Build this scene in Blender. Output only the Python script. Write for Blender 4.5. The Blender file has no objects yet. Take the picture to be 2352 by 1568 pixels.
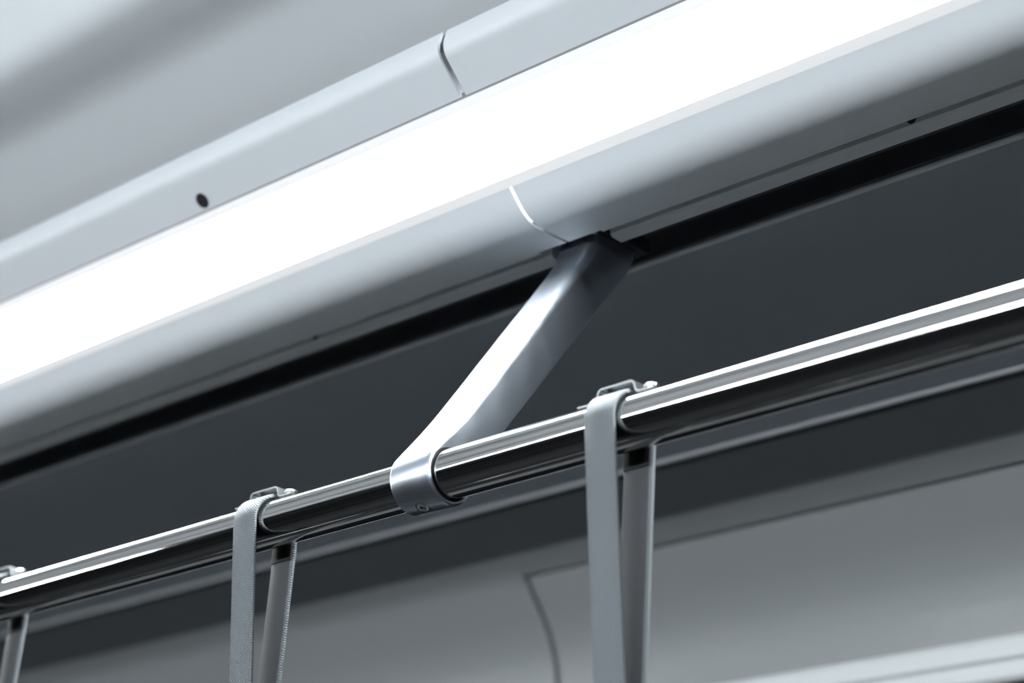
import bpy, bmesh, math, random
from math import sin, cos, pi, radians, hypot, atan2
from mathutils import Vector, Matrix

random.seed(4)
S = bpy.context.scene
COL = S.collection

# ------------------------------------------------------------------ camera
# X runs along the carriage, Y points to the window side, Z is up.
# The hand rail axis is Y = 0, Z = RZ.
RZ = 1.90
cam_d = bpy.data.cameras.new('camera')
cam = bpy.data.objects.new('camera', cam_d)
COL.objects.link(cam)
cam_d.sensor_width = 36.0
cam_d.lens = 4600 * 36.0 / 2352
cam_d.clip_start = 0.02
AX = Vector((0.73964405, 0.24441242, 0.62704804))
AY = Vector((0.6726767, -0.29728706, -0.67758871))
AZ = Vector((0.02080217, 0.92297507, -0.38429715))
m = Matrix((AX, AY, AZ)).to_4x4()
m.translation = Vector((0.924, -0.9013, RZ - 0.4294))
cam.matrix_world = m
cam_d.dof.use_dof = True
cam_d.dof.focus_distance = 1.375
cam_d.dof.aperture_fstop = 4.2
S.camera = cam

# ------------------------------------------------------------------ world / exposure
W = bpy.data.worlds.new('world')
S.world = W
W.use_nodes = True
W.node_tree.nodes['Background'].inputs[0].default_value = (0.80, 0.90, 1.0, 1)
W.node_tree.nodes['Background'].inputs[1].default_value = 0.03
S.view_settings.view_transform = 'Standard'
S.view_settings.look = 'None'
S.view_settings.gamma = 1.0
S.view_settings.exposure = 0.0
S.view_settings.use_curve_mapping = False
LENS_STRENGTH = 91.0

# ------------------------------------------------------------------ materials
def mat(name, col, rough=0.5, metal=0.0, spec=0.5, noise=0.0, nscale=(8, 8, 8), bump=0.0, bscale=(200, 200, 200), coat=0.0):
    mt = bpy.data.materials.new(name)
    mt.use_nodes = True
    nt = mt.node_tree
    b = nt.nodes['Principled BSDF']
    b.inputs['Base Color'].default_value = (*col, 1)
    b.inputs['Roughness'].default_value = rough
    b.inputs['Metallic'].default_value = metal
    b.inputs['Specular IOR Level'].default_value = spec
    b.inputs['Coat Weight'].default_value = coat
    tc = nt.nodes.new('ShaderNodeTexCoord')
    if noise > 0:
        mp = nt.nodes.new('ShaderNodeMapping'); mp.inputs['Scale'].default_value = nscale
        nz = nt.nodes.new('ShaderNodeTexNoise'); nz.inputs['Scale'].default_value = 1.0; nz.inputs['Detail'].default_value = 4
        nt.links.new(tc.outputs['Object'], mp.inputs[0]); nt.links.new(mp.outputs[0], nz.inputs['Vector'])
        rm = nt.nodes.new('ShaderNodeMapRange')
        rm.inputs['From Min'].default_value = 0.3; rm.inputs['From Max'].default_value = 0.7
        rm.inputs['To Min'].default_value = max(0.0, rough * (1 - noise)); rm.inputs['To Max'].default_value = min(1, rough * (1 + noise))
        nt.links.new(nz.outputs['Fac'], rm.inputs['Value']); nt.links.new(rm.outputs[0], b.inputs['Roughness'])
    if bump > 0:
        mp = nt.nodes.new('ShaderNodeMapping'); mp.inputs['Scale'].default_value = bscale
        nz = nt.nodes.new('ShaderNodeTexNoise'); nz.inputs['Scale'].default_value = 1.0; nz.inputs['Detail'].default_value = 3
        nt.links.new(tc.outputs['Object'], mp.inputs[0]); nt.links.new(mp.outputs[0], nz.inputs['Vector'])
        bp = nt.nodes.new('ShaderNodeBump'); bp.inputs['Strength'].default_value = bump; bp.inputs['Distance'].default_value = 0.001
        nt.links.new(nz.outputs['Fac'], bp.inputs['Height']); nt.links.new(bp.outputs[0], b.inputs['Normal'])
    return mt

def emit(name, col, strength):
    mt = bpy.data.materials.new(name); mt.use_nodes = True
    nt = mt.node_tree; b = nt.nodes['Principled BSDF']
    b.inputs['Base Color'].default_value = (0.25, 0.25, 0.25, 1)
    b.inputs['Emission Color'].default_value = (*col, 1)
    b.inputs['Emission Strength'].default_value = strength
    return mt

def woven(name, col, rough):
    mt = bpy.data.materials.new(name); mt.use_nodes = True
    nt = mt.node_tree; b = nt.nodes['Principled BSDF']
    b.inputs['Roughness'].default_value = rough
    tc = nt.nodes.new('ShaderNodeTexCoord')
    waves = []
    for ang in (0.62, -0.62):
        mp = nt.nodes.new('ShaderNodeMapping'); mp.inputs['Rotation'].default_value = (0, ang, 0)
        wv = nt.nodes.new('ShaderNodeTexWave'); wv.bands_direction = 'Z'; wv.wave_profile = 'SIN'
        wv.inputs['Scale'].default_value = 215.0; wv.inputs['Distortion'].default_value = 0.4
        nt.links.new(tc.outputs['Object'], mp.inputs[0]); nt.links.new(mp.outputs[0], wv.inputs['Vector'])
        waves.append(wv)
    mx = nt.nodes.new('ShaderNodeMath'); mx.operation = 'MULTIPLY'
    nt.links.new(waves[0].outputs['Fac'], mx.inputs[0]); nt.links.new(waves[1].outputs['Fac'], mx.inputs[1])
    bp = nt.nodes.new('ShaderNodeBump'); bp.inputs['Strength'].default_value = 0.8; bp.inputs['Distance'].default_value = 0.0012
    nt.links.new(mx.outputs[0], bp.inputs['Height']); nt.links.new(bp.outputs[0], b.inputs['Normal'])
    rp = nt.nodes.new('ShaderNodeMix'); rp.data_type = 'RGBA'
    rp.inputs[6].default_value = (*[c * 0.6 for c in col], 1); rp.inputs[7].default_value = (*[min(1, c * 1.4) for c in col], 1)
    nt.links.new(mx.outputs[0], rp.inputs[0]); nt.links.new(rp.outputs[2], b.inputs['Base Color'])
    return mt

M = dict(
    paint=mat('painted_metal', (0.535, 0.57, 0.605), 0.42, spec=0.4, noise=0.08, bump=0.03, bscale=(900, 900, 900)),
    ceil=mat('ceiling_paint', (0.65, 0.69, 0.725), 0.55, spec=0.3, noise=0.1),
    soffit=mat('soffit_laminate', (0.285, 0.318, 0.37), 0.5, spec=0.4, noise=0.1),
    wall=mat('wall_laminate', (0.235, 0.25, 0.262), 0.38, spec=0.5, noise=0.1),
    white=mat('white_trim', (0.68, 0.72, 0.74), 0.4, spec=0.4, noise=0.1),
    recess_shade=mat('shaded_recess_strip', (0.05, 0.055, 0.062), 0.55, noise=0.1),  # grey surface darkened, the shade of the recess is in the colour
    bead=mat('grey_bead', (0.42, 0.45, 0.48), 0.45, noise=0.1),
    dark=mat('dark_wall', (0.012, 0.013, 0.0145), 0.75, spec=0.12, noise=0.1),
    floor=mat('floor_vinyl', (0.018, 0.0195, 0.0215), 0.75, spec=0.12, noise=0.2),
    black=mat('black_rubber', (0.010, 0.010, 0.012), 0.6, spec=0.25, noise=0.1),
    shadow=mat('black_housing', (0.05, 0.05, 0.056), 0.75, spec=0.15, noise=0.1),
    glass=mat('dark_window_glass', (0.008, 0.009, 0.011), 0.06, spec=0.3, noise=0.1),
    steel=mat('polished_steel', (0.52, 0.515, 0.50), 0.055, 1.0, noise=0.35, nscale=(3, 350, 350), bump=0.06, bscale=(2, 420, 420)),
    clip=mat('clip_steel', (0.62, 0.64, 0.65), 0.26, 1.0, noise=0.2),
    alu=mat('satin_aluminium', (0.44, 0.485, 0.545), 0.33, 1.0, noise=0.08, nscale=(60, 60, 60)),
    lens=emit('lit_diffuser', (0.95, 0.985, 1.0), LENS_STRENGTH),
    lip=emit('lit_diffuser_edge', (0.93, 0.965, 1.0), 0.58),
    leak_glow=emit('light_leak', (0.95, 0.985, 1.0), 4.0),
    strap=woven('grey_webbing', (0.185, 0.212, 0.232), 0.75),
    lining=mat('strap_lining', (0.045, 0.049, 0.056), 0.6, noise=0.1, bump=0.08, bscale=(60, 60, 900)),
    grip=mat('grip_plastic', (0.5, 0.53, 0.55), 0.4, noise=0.1),
)

# ------------------------------------------------------------------ mesh helpers
def obj(name, bm, material, parent=None, angle=32, smooth=True):
    me = bpy.data.meshes.new(name)
    bmesh.ops.recalc_face_normals(bm, faces=bm.faces)
    bm.to_mesh(me); bm.free()
    return link(name, me, material, parent, angle, smooth)

def link(name, me, material, parent=None, angle=32, smooth=True):
    me.materials.clear()
    me.materials.append(M[material])
    if smooth:
        for p in me.polygons: p.use_smooth = True
        me.set_sharp_from_angle(angle=radians(angle))
    o = bpy.data.objects.new(name, me)
    COL.objects.link(o)
    if parent:
        o.parent = parent
    return o

def empty(name, loc, label, cat, group=None):
    o = bpy.data.objects.new(name, None)
    COL.objects.link(o)
    o.location = loc
    o['label'] = label; o['category'] = cat
    if group: o['group'] = group
    o.empty_display_size = 0.05
    return o

def tag(o, label, cat, group=None):
    o['label'] = label; o['category'] = cat
    if group: o['group'] = group
    return o

def struct(o):
    o['kind'] = 'structure'
    return o

def fillet(pts, radii, n=6):
    """round the inner corners of an open polyline"""
    out = [pts[0]]
    for i in range(1, len(pts) - 1):
        r = radii[i] if isinstance(radii, (list, tuple)) else radii
        p, a, b = Vector(pts[i]), Vector(pts[i - 1]), Vector(pts[i + 1])
        u, v = (a - p), (b - p)
        if r <= 0:
            out.append(tuple(p)); continue
        ang = u.angle(v)
        if ang > pi - 0.02:
            out.append(tuple(p)); continue
        d = min(r / math.tan(ang / 2), u.length * 0.49, v.length * 0.49)
        p0, p1 = p + u.normalized() * d, p + v.normalized() * d
        for k in range(n + 1):
            t = k / n
            q = p0 * (1 - t) ** 2 + p * 2 * t * (1 - t) + p1 * t ** 2
            out.append(tuple(q))
    out.append(pts[-1])
    return out

def offset(pts, d):
    res = []
    n = len(pts)
    for i in range(n):
        ns = []
        for j in (i - 1, i):
            if 0 <= j < n - 1:
                t = Vector(pts[j + 1]) - Vector(pts[j])
                if t.length > 1e-9:
                    t.normalize(); ns.append(Vector((-t.y, t.x)))
        nn = sum(ns, Vector((0, 0)))
        nn.normalize()
        k = 1 / max(0.5, nn.dot(ns[0]))
        res.append(tuple(Vector(pts[i]) + nn * d * k))
    return res

def prism(bm, poly, x0, x1, axis='x', mirror=None):
    """closed polygon (y,z) swept along x (or (x,z) along y)"""
    rings = []
    for x in (x0, x1):
        if axis == 'x':
            rings.append([bm.verts.new((x, p[0], p[1])) for p in poly])
        elif axis == 'y':
            rings.append([bm.verts.new((p[0], x, p[1])) for p in poly])
        else:
            rings.append([bm.verts.new((p[0], p[1], x)) for p in poly])
    n = len(poly)
    for i in range(n):
        j = (i + 1) % n
        bm.faces.new((rings[0][i], rings[0][j], rings[1][j], rings[1][i]))
    bm.faces.new(rings[0][::-1]); bm.faces.new(rings[1])

def sheet(bm, pts, t, x0, x1, axis='x'):
    """bent sheet of thickness t: strip quads, so that concave profiles stay clean"""
    q = offset(pts, t)
    def P(x, p):
        return (x, p[0], p[1]) if axis == 'x' else (p[0], x, p[1])
    A = [[bm.verts.new(P(x, p)) for p in pts] for x in (x0, x1)]
    B = [[bm.verts.new(P(x, p)) for p in q] for x in (x0, x1)]
    n = len(pts)
    for i in range(n - 1):
        bm.faces.new((A[0][i], A[0][i + 1], A[1][i + 1], A[1][i]))
        bm.faces.new((B[0][i], B[1][i], B[1][i + 1], B[0][i + 1]))
        for k in (0, 1):
            bm.faces.new((A[k][i], B[k][i], B[k][i + 1], A[k][i + 1]))
    for i in (0, n - 1):
        bm.faces.new((A[0][i], A[1][i], B[1][i], B[0][i]))

def box(bm, x0, x1, y0, y1, z0, z1):
    prism(bm, [(y0, z0), (y1, z0), (y1, z1), (y0, z1)], x0, x1)

def tube(bm, x0, x1, r, cy=0, cz=0, n=96, r_in=None):
    """cylinder (or ring) along X"""
    def loop(x, rad):
        return [bm.verts.new((x, cy + rad * cos(2 * pi * i / n), cz + rad * sin(2 * pi * i / n))) for i in range(n)]
    a, b = loop(x0, r), loop(x1, r)
    for i in range(n):
        j = (i + 1) % n
        bm.faces.new((a[i], a[j], b[j], b[i]))
    if r_in is None:
        bm.faces.new(a[::-1]); bm.faces.new(b)
    else:
        c, d = loop(x0, r_in), loop(x1, r_in)
        for i in range(n):
            j = (i + 1) % n
            bm.faces.new((c[i], d[i], d[j], c[j]))
            bm.faces.new((a[i], c[i], c[j], a[j]))
            bm.faces.new((b[i], b[j], d[j], d[i]))

def lathe(bm, prof, mtx, n=32):
    """profile of (radius, height) about local z, placed by mtx"""
    loops = []
    for r, h in prof:
        if r < 1e-7:
            loops.append([bm.verts.new(mtx @ Vector((0, 0, h)))])
        else:
            loops.append([bm.verts.new(mtx @ Vector((r * cos(2 * pi * i / n), r * sin(2 * pi * i / n), h))) for i in range(n)])
    for a, b in zip(loops, loops[1:]):
        for i in range(n):
            j = (i + 1) % n
            if len(a) == 1 and len(b) > 1: bm.faces.new((a[0], b[i], b[j]))
            elif len(b) == 1 and len(a) > 1: bm.faces.new((a[i], a[j], b[0]))
            elif len(a) > 1: bm.faces.new((a[i], a[j], b[j], b[i]))
    if len(loops[0]) > 1: bm.faces.new(loops[0][::-1])
    if len(loops[-1]) > 1: bm.faces.new(loops[-1])

def frame(origin, zdir, xdir=(1, 0, 0)):
    z = Vector(zdir).normalized(); x = Vector(xdir); x = (x - z * x.dot(z)).normalized(); y = z.cross(x)
    mm = Matrix((x, y, z)).transposed().to_4x4(); mm.translation = Vector(origin)
    return mm

def cut(bm, cutter_bm):
    """boolean difference evaluated to a plain mesh"""
    me = bpy.data.meshes.new('tmp'); bmesh.ops.recalc_face_normals(bm, faces=bm.faces); bm.to_mesh(me); bm.free()
    mc = bpy.data.meshes.new('tmpc'); bmesh.ops.recalc_face_normals(cutter_bm, faces=cutter_bm.faces); cutter_bm.to_mesh(mc); cutter_bm.free()
    a = bpy.data.objects.new('tmp', me); c = bpy.data.objects.new('tmpc', mc)
    COL.objects.link(a); COL.objects.link(c)
    md = a.modifiers.new('b', 'BOOLEAN'); md.object = c; md.operation = 'DIFFERENCE'; md.solver = 'EXACT'
    dg = bpy.context.evaluated_depsgraph_get()
    res = bpy.data.meshes.new_from_object(a.evaluated_get(dg))
    bpy.data.objects.remove(a); bpy.data.objects.remove(c)
    bpy.data.meshes.remove(me); bpy.data.meshes.remove(mc)
    return res

def up(pts):
    return [(y, z + RZ) for y, z in pts]

XA, XB = -5.0, 3.2          # length of carriage that is built
CY = -0.65                  # centre line of the carriage
def mir(pts):
    return [(2 * CY - y, z) for y, z in pts]

# ------------------------------------------------------------------ the room shell
bm = bmesh.new(); box(bm, XA, XB, 2 * CY - 0.78, 0.78, -0.06, 0.0)
struct(obj('floor', bm, 'floor'))

ceil_half = [(-0.65, 0.600), (-0.36, 0.592), (-0.20, 0.587), (-0.135, 0.556), (-0.098, 0.508), (-0.068, 0.4690), (-0.035, 0.4625), (-0.002, 0.4575), (0.055, 0.424), (0.10, 0.400)]
ceil_half = fillet(ceil_half, 0.12, 8)
full = [(2 * CY - y, z) for y, z in ceil_half[::-1]][:-1] + ceil_half
bm = bmesh.new(); sheet(bm, up(full), 0.02, XA, XB)
struct(obj('ceiling', bm, 'ceil', angle=60))

# soffit between the light fitting and the window wall (near horizontal, facing the floor)
soff = fillet([(0.2425, 0.2530), (0.2405, 0.2475), (0.2430, 0.2446), (0.262, 0.2435), (0.40, 0.2260), (0.536, 0.2100)], [0, 0.002, 0.002, 0.02, 0.6, 0], 6)
bm = bmesh.new(); sheet(bm, up(soff), 0.004, XA, XB)
struct(obj('trim_1', bm, 'soffit', angle=40))
# lip along the soffit front, edge highlight put into its white colour
bm = bmesh.new(); tube(bm, XA, XB, 0.0023, 0.2395, RZ + 0.2462, n=20)
struct(obj('trim_5', bm, 'white', angle=60))
bead = fillet([(0.5370, 0.2320), (0.5370, 0.2092), (0.5410, 0.2066), (0.5470, 0.2092), (0.5475, 0.2340)], 0.004, 6)
bm = bmesh.new(); sheet(bm, up(bead), 0.003, XA, XB)
struct(obj('trim_2', bm, 'bead', angle=50))

# window side wall: cove, curved head panel, then the flat wall with windows
cove = [(0.6115, 0.1960), (0.6120, 0.1822), (0.6320, 0.1763), (0.6478, 0.1685)]
shelf = fillet([(0.5480, 0.2240), (0.5482, 0.2088), (0.6110, 0.1826), (0.6150, 0.1812)], [0, 0.002, 0.02, 0], 4)
bm = bmesh.new(); sheet(bm, up(shelf), 0.004, XA, XB)
struct(obj('trim_6', bm, 'recess_shade', angle=40))  # strip behind the bead, recess shade painted in as a dark tone
arc = [(0.6487, 0.1676), (0.6670, 0.1436), (0.6857, 0.1181), (0.6977, 0.0921), (0.7042, 0.0606), (0.7060, 0.0290)]
arc = fillet(arc, 0.12, 6)
SEAM_X = -0.477             # left end of the big panel
headl = fillet(cove[:3] + [(0.6490, 0.1670)] + arc[2:], [0, 0.001] + [0.10] * 40, 4)
bm = bmesh.new()
sheet(bm, up(headl), 0.010, XA, SEAM_X - 0.009)
sheet(bm, up(cove), 0.010, SEAM_X - 0.009, XB)
back = offset(arc, 0.007)
sheet(bm, up([cove[-1]] + back), 0.006, SEAM_X - 0.009, XB)
struct(obj('wall_back', bm, 'wall', angle=40))
bm = bmesh.new()
pan = arc[:]
pan[0] = (0.6500, 0.1655)
sheet(bm, up(pan), 0.005, SEAM_X, XB - 0.3)
wp = obj('wall_panel', bm, 'wall', angle=40)
tag(wp, 'large pale grey curved panel on the window wall with a rounded left edge gap', 'panel')

# window side wall below the panel: pale frame head, dark window, wall under it
bm = bmesh.new()
fr = fillet([(0.720, 0.0300), (0.697, 0.0290), (0.693, 0.0240), (0.693, 0.0080), (0.697, 0.0050), (0.697, -0.0090), (0.701, -0.0130), (0.730, -0.0135)], 0.004, 4)
sheet(bm, up(fr), 0.004, XA, XB)
struct(obj('trim_4', bm, 'white', angle=40))
bm = bmesh.new(); box(bm, XA, XB, 0.716, 0.722, 1.02, RZ - 0.006)
struct(obj('window_1', bm, 'glass'))
bm = bmesh.new()
box(bm, XA, XB, 0.700, 0.78, 0.0, 1.02)
struct(obj('wall_lower', bm, 'wall'))
bm = bmesh.new()
sheet(bm, up([(0.10, 0.400), (0.30, 0.400), (0.50, 0.330), (0.74, 0.270), (0.74, -0.02)]), 0.012, XA, XB)
struct(obj('void_plate', bm, 'wall'))  # plate over the ceiling void, added to keep stray light out

# opposite side of the carriage (behind the camera)
bm = bmesh.new(); box(bm, XA, XB, 2 * CY - 0.78, 2 * CY - 0.70, 0.0, 0.95)
box(bm, XA, XB, 2 * CY - 0.78, 2 * CY - 0.70, 1.85, 2.30)
struct(obj('wall_front', bm, 'dark'))
bm = bmesh.new(); box(bm, XA, XB, 2 * CY - 0.725, 2 * CY - 0.715, 0.95, 1.85)
struct(obj('window_2', bm, 'glass'))

# ------------------------------------------------------------------ ceiling lights
P_TRIM = fillet([(0.0150, 0.3500), (-0.0035, 0.3480), (-0.0090, 0.3290), (0.0186, 0.3018)], [0, 0.005, 0.020, 0], 10)
P_LIPU = [(0.0196, 0.3004), (0.0214, 0.2921)]
P_LENS = [(0.0214, 0.2921), (0.0424, 0.2722), (0.0654, 0.2529)]
P_LIPD = [(0.0654, 0.2529), (0.0715, 0.2477)]
P_COVER = fillet([(0.0713, 0.2479), (0.0925, 0.2260), (0.1402, 0.2264), (0.1402, 0.2340)], [0, 0.060, 0.0008, 0], 14)
P_COVER_S = fillet([(0.0713, 0.2479), (0.0925, 0.2260), (0.1372, 0.2264), (0.1372, 0.2340)], [0, 0.060, 0.0008, 0], 14)
P_FLANGE = [(0.1480, 0.2400), (0.1480, 0.2278), (0.1500, 0.2256), (0.1612, 0.2252), (0.1630, 0.2270), (0.1630, 0.2400)]
P_HOUSE = [(0.008, 0.3440), (0.0040, 0.3350), (0.0255, 0.3105), (0.0280, 0.2990), (0.0690, 0.2585), (0.0775, 0.2500), (0.0960, 0.2365), (0.1330, 0.2350), (0.1450, 0.2400), (0.1650, 0.2400), (0.2050, 0.2500), (0.2100, 0.3500), (0.1000, 0.3700), (0.03, 0.365)]
P_LEAK = offset(P_COVER[0:11], 0.0024)
SEAM = 0.0185
NOTCH = (SEAM - 0.030, SEAM + 0.033)

def light_fitting(x0, x1, label, seam_side, opposite=False, hole=None, screws=()):
    f = mir if opposite else (lambda p: p)
    root = empty('ceiling_light', ((x0 + x1) / 2, 0.07 if not opposite else 2 * CY - 0.07, RZ + 0.235), label, 'light', 'linear ceiling lights')
    ox, oy, oz = root.location
    def T(b):
        bmesh.ops.translate(b, vec=(-ox, -oy, -oz), verts=b.verts)
        return b
    def ends(g):
        return (x0 + (g if seam_side == 'left' else 0), x1 - (g if seam_side == 'right' else 0))
    a, b = ends(0.0028)
    # housing
    bm = bmesh.new(); prism(bm, up(f(P_HOUSE)), *ends(0.0001)); obj('housing', T(bm), 'shadow', root, smooth=False)
    # upper trim
    bm = bmesh.new(); sheet(bm, up(f(P_TRIM)), 0.0022 if not opposite else -0.0022, a, b)
    if hole:
        T(bm)
        hx, hy, hz = hole
        nrm = Vector((0, -0.712, -0.702)).normalized()
        o = Vector((hx - ox, hy - oy, hz + RZ - oz))
        cb = bmesh.new(); lathe(cb, [(0.0068, -0.012), (0.0068, 0.012)], frame(o, nrm), 40)
        me = cut(bm, cb); me.name = 'upper_trim'
        tr = link('upper_trim', me, 'paint', root)
        bm = bmesh.new(); lathe(bm, [(0.0067, -0.0004), (0.0060, -0.0010), (0.0058, -0.0060), (0.0, -0.0062)], frame(o, nrm), 40)
        sk = obj('hole_socket', bm, 'black', tr); sk['label'] = 'round black hole in the upper trim'
    else:
        obj('upper_trim', T(bm), 'paint', root)
    # lens with its bright edges
    e = 0.00005
    la = x0 + (e if seam_side == 'left' else 0); lb = x1 - (e if seam_side == 'right' else 0)
    s = -1 if opposite else 1
    bm = bmesh.new(); sheet(bm, up(f(P_LENS)), 0.002 * s, la, lb); ln = obj('lens', T(bm), 'lens', root); ln['label'] = 'glowing white diffuser'
    bm = bmesh.new(); sheet(bm, up(f(P_LIPU)), 0.002 * s, la, lb); obj('lens_edge', T(bm), 'lip', ln)
    bm = bmesh.new(); sheet(bm, up(f(P_LIPD)), 0.002 * s, la, lb); obj('lens_edge', T(bm), 'lip', ln)
    a, b = ends(0.0014)
    # lower cover (notched where the hanger passes)
    bm = bmesh.new()
    if seam_side == 'right':
        sheet(bm, up(f(P_COVER)), 0.0020, a, NOTCH[0]); sheet(bm, up(f(P_COVER_S)), 0.0020, NOTCH[0], b)
    elif seam_side == 'left':
        sheet(bm, up(f(P_COVER_S)), 0.0020, a, NOTCH[1]); sheet(bm, up(f(P_COVER)), 0.0020, NOTCH[1], b)
    else:
        sheet(bm, up(f(P_COVER)), 0.0020 * s, a, b)
    obj('lower_cover', T(bm), 'paint', root, angle=50)
    # short glowing strip added behind the seam to make its light leak
    if seam_side != 'none':
        bm = bmesh.new(); sheet(bm, up(f(P_LEAK)), 0.0008, max(x0 + e, SEAM - 0.05), min(x1 - e, SEAM + 0.05)); obj('seam_glow', T(bm), 'leak_glow', root)
    # bottom flange
    bm = bmesh.new()
    fa, fb = x0, x1
    if seam_side == 'right': fb = NOTCH[0] + 0.004
    if seam_side == 'left': fa = NOTCH[1]
    prism(bm, up(f(P_FLANGE)), fa, fb)
    fl = obj('flange', T(bm), 'paint', root)
    for sx in screws:
        bm = bmesh.new(); lathe(bm, [(0.0034, -0.0005), (0.0034, 0.0010), (0.0022, 0.0018), (0.0, 0.0018)], frame((sx - ox, 0.1478 - oy, 0.2318 + RZ - oz), (0, -1, -0.35)), 20)
        obj('screw', bm, 'black', fl)
    return root

light_fitting(XA + 0.4, SEAM, 'long linear ceiling light left of the thin seam, holed in its trim', 'right', hole=(-0.2736, 0.0126, 0.3079), screws=(-0.2765,))
light_fitting(SEAM, XB - 0.4, 'linear ceiling light right of the thin seam, running out at the top right', 'left', screws=(0.3148,))
light_fitting(-1.20, XB - 0.4, 'linear ceiling light on the opposite side of the carriage, before the doorway gap', 'none', opposite=True)
light_fitting(XA + 0.4, -1.90, 'linear ceiling light on the opposite side of the carriage, beyond the doorway gap', 'none', opposite=True)

# ------------------------------------------------------------------ hand rail
bm = bmesh.new()
tube(bm, -3.6, 2.4, 0.017, n=128)
rail = obj('handrail', bm, 'steel')
rail.location = (0, 0, RZ)
tag(rail, 'long polished round steel hand rail running below the lit ceiling', 'rail')

# ------------------------------------------------------------------ hanger bracket
BW = 0.037
root = empty('rail_bracket', (0, 0, RZ), 'angled satin aluminium bracket joining the hand rail to the ceiling light', 'bracket')
R = 0.0215
front = [(-0.0166, 0.0137), (0.0089, 0.0440), (0.1026, 0.1653), (0.1301, 0.2009), (0.1400, 0.2150), (0.1445, 0.2270), (0.1455, 0.2340)]
backl = [(0.1970, 0.2340), (0.1955, 0.2270), (0.1905, 0.2170), (0.1800, 0.2035), (0.1330, 0.1450), (0.0511, 0.0430), (0.0290, 0.0155)]
def smooth_pts(p, it=2):
    for _ in range(it):
        q = [p[0]]
        for a, b in zip(p, p[1:]):
            a, b = Vector(a), Vector(b)
            q += [tuple(a * 0.75 + b * 0.25), tuple(a * 0.25 + b * 0.75)]
        q.append(p[-1]); p = q
    return p
out, bev = [], []
for p in smooth_pts(front, 3):
    out.append(p)
    t = min(1, max(0, (p[1] - 0.005) / 0.05)); bev.append(0.0024 + (0.0072 - 0.0024) * t * t * (3 - 2 * t))
for p in smooth_pts(backl, 3):
    out.append(p); t = min(1, max(0, (p[1] - 0.012) / 0.03)); bev.append(0.0024 + 0.0012 * t)
a0, a1 = 0.32, atan2(0.0137, -0.0166) - 2 * pi
a0 = atan2(0.008, 0.0215)
nst = 40
for i in range(nst + 1):
    a = a0 + (a1 - a0) * i / nst
    if i in (nst,): continue
    out.append((R * cos(a), R * sin(a))); bev.append(0.0024)
# remove near duplicates
oo, bb = [], []
for p, b in zip(out, bev):
    if not oo or (Vector(p) - Vector(oo[-1])).length > 5e-4:
        oo.append(p); bb.append(b)
out, bev = oo, bb
n = len(out)
area = sum(out[i][0] * out[(i + 1) % n][1] - out[(i + 1) % n][0] * out[i][1] for i in range(n))
sg = 1 if area > 0 else -1
nin = []
for i in range(n):
    t = (Vector(out[(i + 1) % n]) - Vector(out[i - 1])).normalized()
    nin.append(Vector((-t.y, t.x)) * sg)
TOPZ = 0.2335
def loop_at(bm, x_in, frac):   # frac 0 = on the flank edge, 1 = on the full outline
    vs = []
    for p, b, nn in zip(out, bev, nin):
        th = frac * pi / 2
        flat = p[1] > TOPZ
        ins = 0 if flat else b * (1 - sin(th))
        dep = b * (1 - cos(th))
        x = dep if x_in == 0 else BW - dep
        q = Vector(p) + nn * ins
        vs.append(bm.verts.new((x, q.x, q.y)))
    return vs
bm = bmesh.new()
K = 5
loops = [loop_at(bm, 0, k / K) for k in range(K + 1)] + [loop_at(bm, 1, k / K) for k in range(K, -1, -1)]
for A, B in zip(loops, loops[1:]):
    for i in range(n):
        j = (i + 1) % n
        bm.faces.new((A[i], A[j], B[j], B[i]))
bm.faces.new(loops[0][::-1]); bm.faces.new(loops[-1])
cb = bmesh.new(); tube(cb, -0.02, 0.06, 0.0186, n=96)
sd = Vector((0, -0.26, -1)).normalized()
sx = Vector((0.0178, 0, 0)) + sd * R
lathe(cb, [(0.0054, -0.0016), (0.0054, 0.004)], frame(sx, sd), 28)
me = cut(bm, cb)
arm = link('arm', me, 'alu', root, angle=28)
bm = bmesh.new(); tube(bm, 0.0012, BW - 0.0012, 0.0185, r_in=0.01705, n=72)
sl = obj('sleeve', bm, 'black', root); sl['label'] = 'black sleeve ring'
# recessed screw under the clamp
bm = bmesh.new(); lathe(bm, [(0.0046, -0.0018), (0.0046, -0.0004), (0.0040, 0.0003), (0.0031, 0.0005), (0.0024, 0.0003), (0.0020, -0.0013), (0.0, -0.0013)], frame(sx, sd), 28)
obj('screw', bm, 'clip', root)
bm = bmesh.new()
box(bm, -0.0045, BW + 0.0085, 0.1425, 0.2060, 0.2338, 0.2460)
bmesh.ops.bevel(bm, geom=bm.edges[:], offset=0.0015, segments=2, affect='EDGES')
gk = obj('gasket', bm, 'black', root); gk['label'] = 'black rubber gasket'

# ------------------------------------------------------------------ hanging straps
def strap_section(r0, zend, yend, t):
    """centre line of the loop in (y, z): front leg, over the rail, rear leg"""
    pts = []
    # tangent direction of the legs
    L = [(-yend, zend)]
    ang = atan2(r0 - yend, -zend)          # lean of the legs
    a_start = pi + ang
    legs = 26
    f0 = Vector((r0 * cos(a_start), r0 * sin(a_start)))
    e0 = Vector((-yend, zend))
    for i in range(legs):
        s = i / legs
        p = e0.lerp(f0, s)
        pts.append((p.x, p.y))
    na = 40
    for i in range(na + 1):
        a = a_start + (-ang - a_start) * i / na
        pts.append((r0 * cos(a), r0 * sin(a)))
    f1 = Vector((r0 * cos(-ang), r0 * sin(-ang))); e1 = Vector((yend, zend))
    for i in range(1, legs + 1):
        p = f1.lerp(e1, i / legs); pts.append((p.x, p.y))
    return pts

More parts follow.
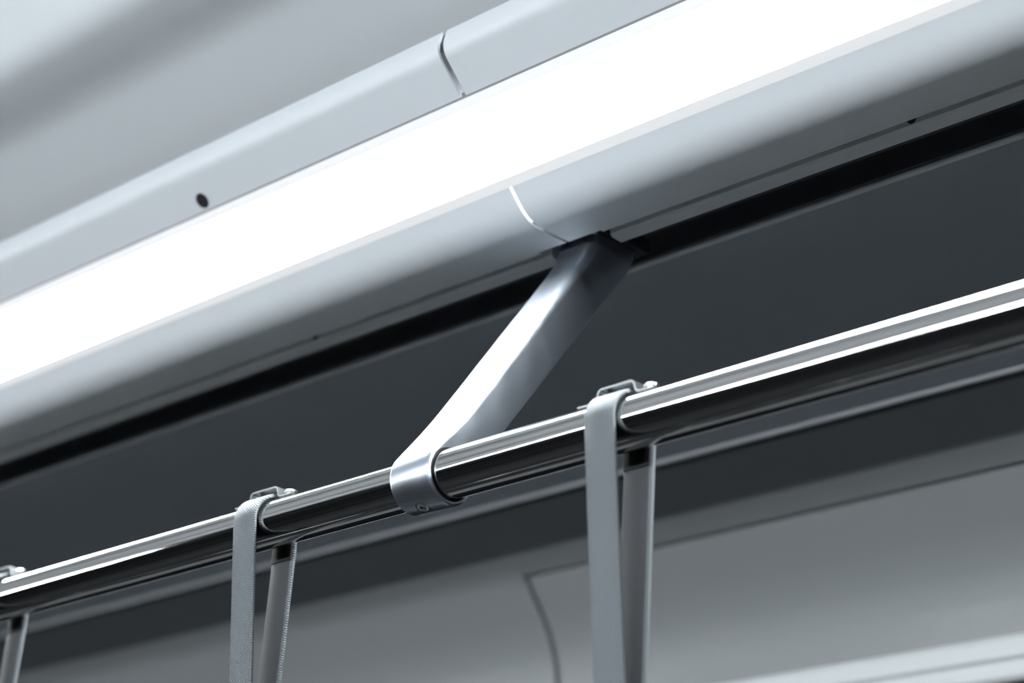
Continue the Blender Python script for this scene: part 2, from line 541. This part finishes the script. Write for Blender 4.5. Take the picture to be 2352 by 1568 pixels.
def ribbon(bm, pts, t, x0, x1, r=0.0008):
    """webbing with slightly rounded selvedges"""
    o = offset(pts, t / 2); i_ = offset(pts, -t / 2)
    mids = pts
    k = 0.35
    o2 = offset(pts, t / 2 * 0.55); i2 = offset(pts, -t / 2 * 0.55)
    prof = [(x0, o2), (x0 + r, o), (x1 - r, o), (x1, o2), (x1, i2), (x1 - r, i_), (x0 + r, i_), (x0, i2)]
    rows = [[bm.verts.new((x, p[0], p[1])) for p in pl] for x, pl in prof]
    nn = len(rows)
    for a in range(nn):
        A, B = rows[a], rows[(a + 1) % nn]
        for q in range(len(pts) - 1):
            bm.faces.new((A[q], A[q + 1], B[q + 1], B[q]))
    for q in (0, len(pts) - 1):
        bm.faces.new([r_[q] for r_ in rows])

def make_strap(label):
    root = empty('hanging_strap', (0, 0, RZ), label, 'strap', 'straps hanging from the hand rail')
    w = 0.0236
    bm = bmesh.new()
    ribbon(bm, strap_section(0.0201, -0.285, 0.0022, 0.0026), 0.0026, -w / 2, w / 2)
    obj('webbing', bm, 'strap', root, angle=50)
    bm = bmesh.new()
    arcp = []
    sec = strap_section(0.0179, -0.285, 0.0005, 0.001)
    for p in sec:
        if p[1] > -0.0235: arcp.append(p)
    ribbon(bm, arcp, 0.0015, -w / 2 + 0.0008, w / 2 - 0.0016, 0.0004)
    ln = obj('liner', bm, 'black', root, angle=50); ln['label'] = 'black rubber liner inside the loop'
    bm = bmesh.new()
    sec = [p for p in strap_section(0.01845, -0.285, 0.0009, 0.001) if -0.277 < p[1] < -0.0225]
    for side in (-1, 1):
        part = [p for p in sec if p[0] * side > 0]
        ribbon(bm, part, 0.0006, -w / 2 + 0.0010, w / 2 - 0.0026, 0.0003)
    lg = obj('lining', bm, 'lining', root, angle=50); lg['label'] = 'smooth dark grey inner face'
    # clip bridging the strap on top of the rail
    prof = fillet([(-0.0320, 0.0182), (-0.0260, 0.0178), (-0.0215, 0.0180), (-0.0190, 0.0200), (-0.0155, 0.0202), (-0.0140, 0.0252), (-0.0125, 0.0260), (0.0115, 0.0260), (0.0132, 0.0250), (0.0150, 0.0190), (0.0180, 0.0178), (0.0295, 0.0178)], 0.0014, 4)
    bm = bmesh.new(); sheet(bm, prof, 0.0012, -0.0040, 0.0045, axis='y')
    cl = obj('clip', bm, 'clip', root, angle=40); cl['label'] = 'bent steel clip'
    bm = bmesh.new(); lathe(bm, [(0.0030, 0.0), (0.0032, 0.0012), (0.0048, 0.0014), (0.0049, 0.0024), (0.0038, 0.0034), (0.0020, 0.0039), (0.0, 0.0040)], frame((0.0250, 0, 0.0189), (0, 0, 1)), 24)
    obj('screw', bm, 'clip', cl)
    # buckle and triangular grip below
    bm = bmesh.new(); box(bm, -0.016, 0.016, -0.007, 0.007, -0.312, -0.278)
    bmesh.ops.bevel(bm, geom=bm.edges[:], offset=0.003, segments=3, affect='EDGES')
    obj('buckle', bm, 'grip', root, angle=50)
    bm = bmesh.new()
    tri = [(0.0, -0.312), (0.058, -0.408), (-0.058, -0.408)]
    cen = []
    for i in range(3):
        p, a, b = Vector(tri[i]), Vector(tri[i - 1]), Vector(tri[(i + 1) % 3])
        p0 = p + (a - p).normalized() * 0.02; p1 = p + (b - p).normalized() * 0.02
        for k in range(9):
            t = k / 8
            q = p0 * (1 - t) ** 2 + p * 2 * t * (1 - t) + p1 * t * t
            cen.append(q)
    ringv = []
    N = len(cen)
    for i in range(N):
        t = (cen[(i + 1) % N] - cen[i - 1]).normalized(); nn = Vector((-t.y, t.x))
        ringv.append([bm.verts.new((cen[i].x + nn.x * 0.0075 * cos(a), 0.0065 * sin(a), cen[i].y + nn.y * 0.0075 * cos(a))) for a in [2 * pi * k / 16 for k in range(16)]])
    for i in range(N):
        A, B = ringv[i], ringv[(i + 1) % N]
        for k in range(16):
            bm.faces.new((A[k], A[(k + 1) % 16], B[(k + 1) % 16], B[k]))
    obj('grip', bm, 'grip', root, angle=60)
    return root

def dup(root, label):
    r = root.copy(); COL.objects.link(r); r['label'] = label
    for ch in list(root.children):
        c = ch.copy(); COL.objects.link(c); c.parent = r
        for g in ch.children:
            d = g.copy(); COL.objects.link(d); d.parent = c
    return r

s1 = make_strap('grey woven hanging strap on the rail left of the aluminium bracket')
s1.location.x = -0.1480
s2 = dup(s1, 'grey woven hanging strap right of the aluminium bracket, nearest and largest of the straps')
s2.location.x = 0.1830
s0 = dup(s1, 'grey hanging strap at the left edge of the photo, cut off by it')
s0.location.x = -0.4790
